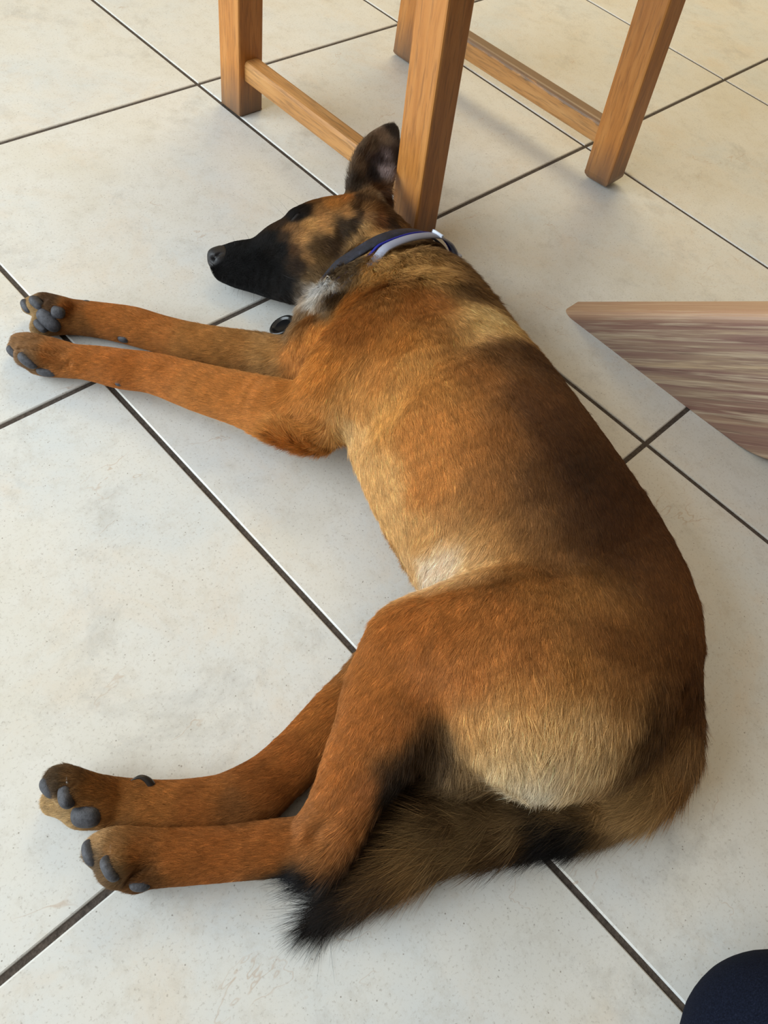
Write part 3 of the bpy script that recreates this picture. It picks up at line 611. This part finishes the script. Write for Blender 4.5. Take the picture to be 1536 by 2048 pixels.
# left fore paw
lump('paw_pad', 29, 706, 18, 10, 6, .15, 1, M_pad, .25); lump('paw_pad', 54, 722, 21, 11, 6, .4, 1, M_pad, .25); lump('paw_pad', 92, 744, 20, 11, 6, 1, .35, M_pad, .25)
lump('paw_pad', 232, 780, 8, 6, 4, 1, .2, M_pad)
claw(52, 700, -.6, -.6, 8, 2.0, M_claw, .5, .5); claw(30, 676, -.5, -.3, 7, 1.8, M_claw, .4, .5)
# right hind paw
lump('paw_pad', 98, 1576, 24, 15, 7, .1, 1, M_pad, .2); lump('paw_pad', 131, 1592, 25, 15, 7, .2, 1, M_pad, .2); lump('paw_pad', 172, 1632, 31, 24, 9, 1, -.1, M_pad, .2)
claw(134, 1560, -.1, -1, 7, 1.6, M_clawl, .5, .4); horn([(306,1576,.026),(296,1561,.031),(280,1554,.034),(261,1561,.034)], 3.1, M_claw)
# left hind paw
lump('paw_pad', 180, 1706, 27, 13, 7, .25, 1, M_pad, .2); lump('paw_pad', 219, 1738, 28, 13, 7, .45, 1, M_pad, .2); lump('paw_pad', 280, 1768, 22, 12, 7, 1, .15, M_pad, .2)
claw(222, 1702, -.1, -1, 7, 1.6, M_clawl, .5, .4)
# closed eye and nose
lump('eyelid', 590, 436, 15, 5, 4, 1, -.6, plain('eyelid_skin', rgba(24,20,20), .7), .55)
def nose():
    P, Nn = on_body(440, 519); s = px_scale(P)
    a = at(455, 512, P[2]-.006); t = at(425, 522, P[2]-.006)-a; t /= np.linalg.norm(t)          # towards the tip
    up = at(440, 480, P[2])-at(446, 520, P[2]); up -= t*(up@t); up /= np.linalg.norm(up); lat = np.cross(t, up)
    c = at(441, 519, P[2]-.008)
    A = np.array([t, up, lat]); bm = bmesh.new(); bmesh.ops.create_icosphere(bm, subdivisions=5, radius=1)
    R = np.array([.0145, .0145, .0140])
    for vv in bm.verts:
        u = np.array(vv.co); u /= np.linalg.norm(u, ord=3.0)
        u[2] *= 1.0-.18*max(-u[1], 0); u[0] -= .18*max(-u[1], 0)
        for sg in (-1, 1):      # nostrils: a comma-shaped dent with a slit running back
            q = np.array([.86, -.18, .52*sg]); d = np.linalg.norm((u-q)*np.array([1, 1.25, 1.1])); u = u-u*.42*math.exp(-(d/.24)**2)
            q = np.array([.45, -.30, .88*sg]); d = np.linalg.norm((u-q)*np.array([.7, 2.6, 1])); u = u-u*.22*math.exp(-(d/.26)**2)
        u = u-u*.10*math.exp(-(u[2]/.07)**2)*(1 if u[1] < .3 else 0)
        vv.co = Vector(c+(u*R)@A)
    o = bm_obj('nose', bm, M_nose, dog); BARE.append((c, A, R*1.05)); return o
nose()

# ---------------------------------------------------------------- collars (worn, so things of their own)
def band(name, throat, nape, width, gap, thick, mat, side_push, parent=None, wob=0.0, n=120):
    """closed strap round the neck in the upright plane through two points; follows the coat"""
    a, b = np.array(throat), np.array(nape); u = b-a; Lh = np.linalg.norm(u); u /= Lh
    ax = np.cross(u, [0,0,1.0]); ax /= np.linalg.norm(ax); ax = ax+np.array([0,0,side_push]); ax /= np.linalg.norm(ax)
    v = np.cross(ax, u); v = v if v[2] > 0 else -v
    c = (a+b)/2; c[2] = .055; V, Fq = [], []; ring = []
    for k in range(n):
        th = 2*math.pi*k/n; d = u*math.cos(th)+v*math.sin(th); t = np.arange(.03, .16, .001); val = sample_field(c+d*t[:,None])
        i = np.argmax(val > 0); r = t[i] if val[i] > 0 else .1; ring.append(r)
    ring = np.array(ring); 
    for _ in range(6): ring = np.maximum(ring, (np.roll(ring, 1)+ring+np.roll(ring, -1))/3)
    prof = [(-width/2, gap), (-width/2+.0008, gap+thick), (0, gap+thick*1.15), (width/2-.0008, gap+thick), (width/2, gap), (0, gap-.0002)]
    for k in range(n):
        th = 2*math.pi*k/n; d = u*math.cos(th)+v*math.sin(th)
        dg = math.degrees(th); t0 = FADE if name == 'dog_collar' else 124
        ring[k] -= (gap+.003)*min(1, max(0, (dg-t0)/14)) if dg < 300 else 0
        for (w, o) in prof:
            p = c+d*(ring[k]+o)+ax*(w+wob*math.sin(2*th)); V.append((p[0], p[1], max(p[2], .0010+ (o-gap)*.3)))
    m = len(prof)
    for k in range(n):
        for j in range(m): Fq.append((k*m+j, k*m+(j+1) % m, ((k+1) % n)*m+(j+1) % m, ((k+1) % n)*m+j))
    o = mesh_obj(name, V, Fq, mat, parent); return o, c, ax, u, v, ring
t = NT('dark_blue_leather'); v_ = t.coord(); t.link(t.ramp(t.noise(v_, 120, 5, .7), [(.3, rgba(24,26,34)), (.6, rgba(42,46,60)), (.8, rgba(84,92,116))]), t.b.inputs['Base Color'])
t.b.inputs['Roughness'].default_value = .6; t.bump(t.noise(v_, 500, 3, .7), .5, .0006); M_leather = t.m
M_pale = plain('pale_grey_rubber', rgba(152,158,178), .45, .5); M_blue = plain('royal_blue_cord', rgba(24,34,140), .5, .4)
M_steel = plain('polished_steel', rgba(200,200,196), .25, .5, 1.0); M_blackp = plain('black_plastic', rgba(20,20,22), .22, .6)
_q = on_body(652, 562)[0]
FADE = 150.0
collar, ccen, cax, cu, cv, cring = band('dog_collar', at(700, 596, .055), at(888, 536, .055), .016, .0035, .0022, M_leather, .18)
tag(collar, 'dark blue leather collar round the neck of the sleeping dog', 'dog collar')
flea, fcen, fax, fu, fv, fring = band('flea_collar', at(740, 628, .055), at(906, 544, .055), .0115, .0095, .0022, M_pale, .10)
tag(flea, 'pale grey plastic flea collar lying behind the dark blue leather collar', 'flea collar')
blue, *_ = band('blue_cord', at(722, 616, .055), at(897, 540, .055), .004, .0085, .0018, M_blue, .12, flea)
def strap_point(cen, ax, u, v, ring, th, off, w=0.0):
    k = int(round(th/(2*math.pi)*len(ring))) % len(ring); d = u*math.cos(th)+v*math.sin(th); return cen+d*(ring[k]+off)+ax*w, d
def box_at(name, P, X, Y, Z, sx, sy, sz, mat, parent, bev=.0006):
    bm = bmesh.new(); bmesh.ops.create_cube(bm, size=1.0)
    for vv in bm.verts: q = np.array(vv.co)*np.array([sx, sy, sz]); vv.co = Vector(np.array(P)+q[0]*X+q[1]*Y+q[2]*Z)
    bmesh.ops.bevel(bm, geom=list(bm.edges), offset=bev, segments=2, profile=.5, affect='EDGES'); return bm_obj(name, bm, mat, parent, smooth=False)
for th, sx in ((math.radians(66), .0028), (math.radians(20), .0030)):
    P, d = strap_point(fcen, fax, fu, fv, fring, th, .0130); tg = np.cross(fax, d)
    box_at('clasp', P, tg, fax, d, sx, .0150, .0022, plain('clear_grey_plastic', rgba(206,212,226), .25, .6), flea)
# steel D-ring on the leather collar by the throat
def torus_loop(name, pts, rad, mat, parent, m=8, closed=True):
    pts = np.array(pts); n = len(pts); V, Fq = [], []
    for i in range(n):
        t = pts[(i+1) % n]-pts[i-1]; t /= np.linalg.norm(t); a = np.cross(t, [0.3,0.2,1]); a /= np.linalg.norm(a); b = np.cross(t, a)
        for k in range(m):
            q = 2*math.pi*k/m; V.append(pts[i]+(a*math.cos(q)+b*math.sin(q))*rad)
    for i in range(n if closed else n-1):
        for k in range(m): Fq.append((i*m+k, i*m+(k+1) % m, ((i+1) % n)*m+(k+1) % m, ((i+1) % n)*m+k))
    return mesh_obj(name, V, Fq, mat, parent)
Pr, Nr = on_body(656, 560); s = px_scale(Pr)
tri = [(-8,5),(-6,-2),(-2,-8),(2,-7),(6,0),(8,6),(0,7)]
zc = Pr[2]+.0055
torus_loop('ring', [at(656+x, 560+y, zc+.0003*x) for x, y in tri], .0008, M_steel, collar)
# black round tag that lies on the tiles in front of the chest
Pt = at(566, 653, .010); bm = bmesh.new(); prof = [(0,.0022),(.008,.0022),(.0098,.0020),(.0112,.0036),(.0135,.0040),(.0152,.0028),(.0158,0),(.0152,-.0028),(.0135,-.0036),(0,-.0036)]
prev = None; n = 40
rings = [[bm.verts.new((r*math.cos(2*math.pi*k/n)*1.12, r*math.sin(2*math.pi*k/n)*.95, z)) for k in range(n)] if r else [bm.verts.new((0,0,z))] for r, z in prof]
for a, b in zip(rings[:-1], rings[1:]):
    for k in range(n):
        l = (k+1) % n
        if len(a) == 1: bm.faces.new((a[0], b[k], b[l]))
        elif len(b) == 1: bm.faces.new((a[k], b[0], a[l]))
        else: bm.faces.new((a[k], b[k], b[l], a[l]))
o = bm_obj('tag', bm, M_blackp, None); tag(o, 'round black plastic tag')
o.matrix_world = Matrix.Translation(Pt)@Matrix.Rotation(math.radians(-28), 4, Vector((.6,.8,0)))@Matrix.Rotation(math.radians(-20), 4, 'Z')
o.parent = collar

# ---------------------------------------------------------------- the coat, hair by hair
rng = np.random.default_rng(7)
def waves(P, lam, seed, n=14):
    r = np.random.default_rng(seed); k = r.normal(size=(n,3)); k = k/np.linalg.norm(k, axis=1)[:,None]*2*np.pi/lam*r.uniform(.7,1.4,(n,1)); ph = r.uniform(0, 2*np.pi, n)
    out = np.zeros(len(P), np.float32)
    for i in range(n): out += np.sin(P@k[i]+ph[i])
    return out/math.sqrt(n/2)
N_HAIR = 1100000
Q0 = BV[BQ]; area = .5*np.linalg.norm(np.cross(Q0[:,2]-Q0[:,0], Q0[:,3]-Q0[:,1]), axis=1)
qn = BN[BQ].mean(1); qc = Q0.mean(1); view = CC-qc; view /= np.linalg.norm(view, axis=1)[:,None]
facing = (qn*view).sum(1); w = area*np.where(facing > -.25, 1.0, .22)*np.where((qc[:,2] < .004) & (qn[:,2] < -.3), .02, 1.0)
lenq = vlie[BQ].mean(1)[:,3]; w *= np.clip(.012/lenq, .55, 1.7)
fi = rng.choice(len(BQ), N_HAIR, p=w/w.sum()); a = rng.random(N_HAIR)[:,None]; b = rng.random(N_HAIR)[:,None]
def interp(A):
    q = A[BQ[fi]]; return ((q[:,0]*(1-a)+q[:,1]*a)*(1-b)+(q[:,3]*(1-a)+q[:,2]*a)*b)
P = interp(BV); Nn = interp(BN); Nn /= np.linalg.norm(Nn, axis=1)[:,None]; C = interp(vcol); L4 = interp(vlie)
flow = L4[:,:3]; ln = L4[:,3].copy(); lift = L4[:,4].copy()
keep = np.ones(N_HAIR, bool)
for (c, A, R) in BARE:
    q = (P-c)@A.T/R; keep &= (q**2).sum(1) > 1.0
def near_band(P, cen, ax): return (P-cen)@ax
w1 = near_band(P, ccen, cax); inner = (np.linalg.norm((P-ccen), axis=1) < .125)
ang1 = np.degrees(np.arctan2((P-ccen)@cv, (P-ccen)@cu)); qa = _q-ccen; ring_angle = math.degrees(math.atan2(qa@cv, qa@cu))
inner &= (ang1 < FADE) & (ang1 > -60); keep &= ~(inner & (np.abs(w1) < .0085))
w2 = near_band(P, fcen, fax); dv = P-fcen; ang = np.degrees(np.arctan2(dv@fv, dv@fu))
keep &= ~((np.linalg.norm(dv, axis=1) < .125) & (np.abs(w2) < .0075) & (ang < 124) & (ang > -60))
P, Nn, C, flow, ln, lift, w1, inner, w2, ang = [x[keep] for x in (P, Nn, C, flow, ln, lift, w1, inner, w2, ang)]
n = len(P)
# direction: lie of the coat, combed into locks of a few millimetres
t = flow-Nn*(flow*Nn).sum(1)[:,None]; t /= np.linalg.norm(t, axis=1)[:,None]+1e-6
bt = np.cross(Nn, t); jl = waves(P, .010, 1)*.16+waves(P, .030, 2)*.14+waves(P, .004, 3)*.10
lock = np.clip(ln/.02, .3, 1.5); t = t+bt*(jl*lock+rng.normal(0, .16, n))[:,None]; t /= np.linalg.norm(t, axis=1)[:,None]
lift = np.clip(lift+waves(P, .008, 4)*.05+rng.normal(0, .05, n), .04, .9)
ln = ln*(1+rng.normal(0, .16, n)+waves(P, .012, 5)*.10); ln = np.clip(ln, .0018, .06)
# hairs in front of a strap stop at it, so that the strap stays visible
d0 = t*np.cos(lift)[:,None]+Nn*np.sin(lift)[:,None]
tipw = w1+(d0@cax)*ln; crossf = inner & (np.sign(w1) != np.sign(tipw)); lim = np.abs(w1)-.0085; stop = inner & ((crossf) | (np.abs(tipw) < .0085))
ln = np.where(stop, np.clip(ln*np.maximum(lim, 0)/np.maximum(np.abs(tipw-w1), 1e-5), .003, None), ln)
K = 5; pts = np.zeros((n, K, 3), np.float32); pos = P-Nn*.0004; pts[:,0] = pos
droop = rng.uniform(.5, 1.0, n)
for k in range(1, K):
    s = (k-.5)/(K-1); el = lift*(1.25-droop*.9*s); d = t*np.cos(el)[:,None]+Nn*np.sin(el)[:,None]
    d = d+bt*(waves(P, .006, 6)*.10*s)[:,None]-np.array([0,0,.10])*s*(ln/.02)[:,None]
    d /= np.linalg.norm(d, axis=1)[:,None]; pos = pos+d*(ln/(K-1))[:,None]; pos[:,2] = np.maximum(pos[:,2], .0006+rng.random(n)*.0015); pts[:,k] = pos
# never dive back under the coat
for k in range(1, K):
    q = pts[:,k].astype(float); inside_box = ((q > F_lo+F_h*2) & (q < F_lo+F_h*(np.array(F.shape)-3))).all(1)
    f = np.where(inside_box, sample_field(np.clip(q, F_lo+F_h*2, F_lo+F_h*(np.array(F.shape)-3))), 1.0)
    bad = f < .0006+.0004*k; g = grad_field(q[bad]); q[bad] += g*(.0006+.0004*k-f[bad])[:,None]; q[:,2] = np.maximum(q[:,2], .0005); pts[:,k] = q
# pigment: hair to hair variation, dark tips where the coat is overlaid with black
lum = C@np.array([.3,.6,.1]); var = np.exp(rng.normal(0, .30, n)+waves(P, .005, 8)*.10+waves(P, .02, 9)*.05)
lightening = np.where(rng.random(n) < .05, 1.6, 1.0)
C1 = C*(var*lightening)[:,None]
sable = np.clip((ln-.010)/.01, 0, 1)*np.clip(1.25-lum/.22, 0, 1)*(rng.random(n) < .55)
root_f = np.array([1.12, 1.10, 1.0, .92, .86]); colr = np.ones((n, K, 4), np.float32)
for k in range(K): colr[:,k,:3] = np.clip(C1*root_f[k]*(1-sable*.75*(k/(K-1))**1.3)[:,None], 0, 1)
hd = bpy.data.hair_curves.new('coat'); hd.add_curves([K]*n)
hd.attributes['position'].data.foreach_set('vector', pts.ravel())
rad = np.tile(np.array([8e-5,8.5e-5,7.5e-5,5e-5,1.5e-5], np.float32), n)*np.repeat(np.clip(ln/.012, .7, 1.12), K)
ra = hd.attributes.get('radius') or hd.attributes.new('radius', 'FLOAT', 'POINT'); ra.data.foreach_set('value', rad.astype(np.float32))
at_ = hd.attributes.new('coat', 'FLOAT_COLOR', 'POINT'); at_.data.foreach_set('color', colr.ravel())
coat = bpy.data.objects.new('coat', hd); COL.objects.link(coat); hd.materials.append(M_fur); coat.parent = dog
# whiskers: long single hairs of the brow and the chin
wl = []
def whisker(px, py, tx, ty, dz, bend):
    A0, _ = on_body(px, py); B0 = at(tx, ty, max(A0[2]+dz, .004)); side = np.cross(B0-A0, [0,0,1.0])
    wl.append([A0+(B0-A0)*q+side*bend*math.sin(math.pi*q) for q in np.linspace(0, 1, 8)])
for args in [(562,440,543,408,.02,.12),(568,434,552,395,.02,.12),(576,428,560,385,.02,.15),(470,495,464,470,.01,.1),(500,482,488,462,.01,.1),(450,545,442,575,-.01,.1),(470,560,462,592,-.01,-.1),(490,568,486,600,-.01,.1),(510,575,508,604,-.015,.1),(455,556,452,580,-.01,.1),(530,585,520,612,-.01,.1),(545,540,580,520,.006,.1),(560,545,600,560,.006,.1),(480,575,474,598,-.01,.1)]: whisker(*args)
hw = bpy.data.hair_curves.new('whiskers'); hw.add_curves([8]*len(wl)); hw.attributes['position'].data.foreach_set('vector', np.array(wl, np.float32).ravel())
rw = hw.attributes.get('radius') or hw.attributes.new('radius', 'FLOAT', 'POINT'); rw.data.foreach_set('value', np.tile(np.linspace(.00016, .00003, 8), len(wl)).astype(np.float32))
wo = bpy.data.objects.new('whiskers', hw); COL.objects.link(wo); hw.materials.append(plain('dark_whisker', rgba(40,36,34), .4)); wo.parent = dog
scene.cycles_curves.shape = 'RIBBONS' if hasattr(scene, 'cycles_curves') else 'RIBBONS'
# ------------------------------------------------------------------ kneeling person in the near right corner: only the knee is in view
def person():
    t = NT('navy_trouser_cloth'); v = t.coord()
    t.link(t.ramp(t.noise(v, 900, 3, .7), [(.35, rgba(10,14,26)), (.6, rgba(20,26,42)), (.8, rgba(44,46,64))]), t.b.inputs['Base Color'])
    t.b.inputs['Roughness'].default_value = .95; t.b.inputs['Specular IOR Level'].default_value = .1; t.b.inputs['Sheen Weight'].default_value = .0
    t.bump(t.noise(v, 1200, 2, .6), .5, .0006)
    k = at(1598, 2152, .074); K = (k[0], k[1], .074)
    back = np.array([-.08, -1.0, 0]); back /= np.linalg.norm(back)
    ankle = k+back*.40; toe = k+back*.47
    hip = k+back*.10+np.array([0.10,-.10,.42]); 
    h = .008; lo = np.minimum.reduce([k, ankle, hip])-.14; hi = np.maximum.reduce([k, ankle, hip])+.14; lo[2] = -.02
    n = np.ceil((hi-lo)/h).astype(int); ax = [lo[i]+h*np.arange(n[i]) for i in range(3)]; G = np.stack(np.meshgrid(*ax, indexing='ij'), -1)
    def rows(L): return np.array([[*p, r, 1.0] for p, r in L])
    mid = (k+hip)/2
    f = sd_tube(G, rows([(np.array([k[0],k[1],.072]), .070), (mid, .084), (hip, .098)]), 3)
    s1 = np.array([k[0],k[1],.066]); f = smin(f, sd_tube(G, rows([(s1, .064), (s1+back*.16, .060), (s1+back*.30+np.array([0,0,-.012]), .048)]), 3), .03)
    f = smax(f, np.broadcast_to((.001-ax[2])[None,None,:], f.shape), .01)
    V, Q = surface_nets(f, lo, h)
    o = mesh_obj('person', V, Q, t.m)
    tag(o, 'person in dark navy trousers at the near right corner, only a bent knee showing', 'person')
    e = s1+back*.36; bm = bmesh.new(); bmesh.ops.create_uvsphere(bm, u_segments=24, v_segments=16, radius=1)
    for vv in bm.verts:
        c = vv.co; vv.co = Vector((e[0]+c.x*.045, e[1]+c.y*.085, max(.002, .045+c.z*.043)))
    bm_obj('shoe', bm, plain('dark_shoe_leather', rgba(40,34,32), .5), o)
person()
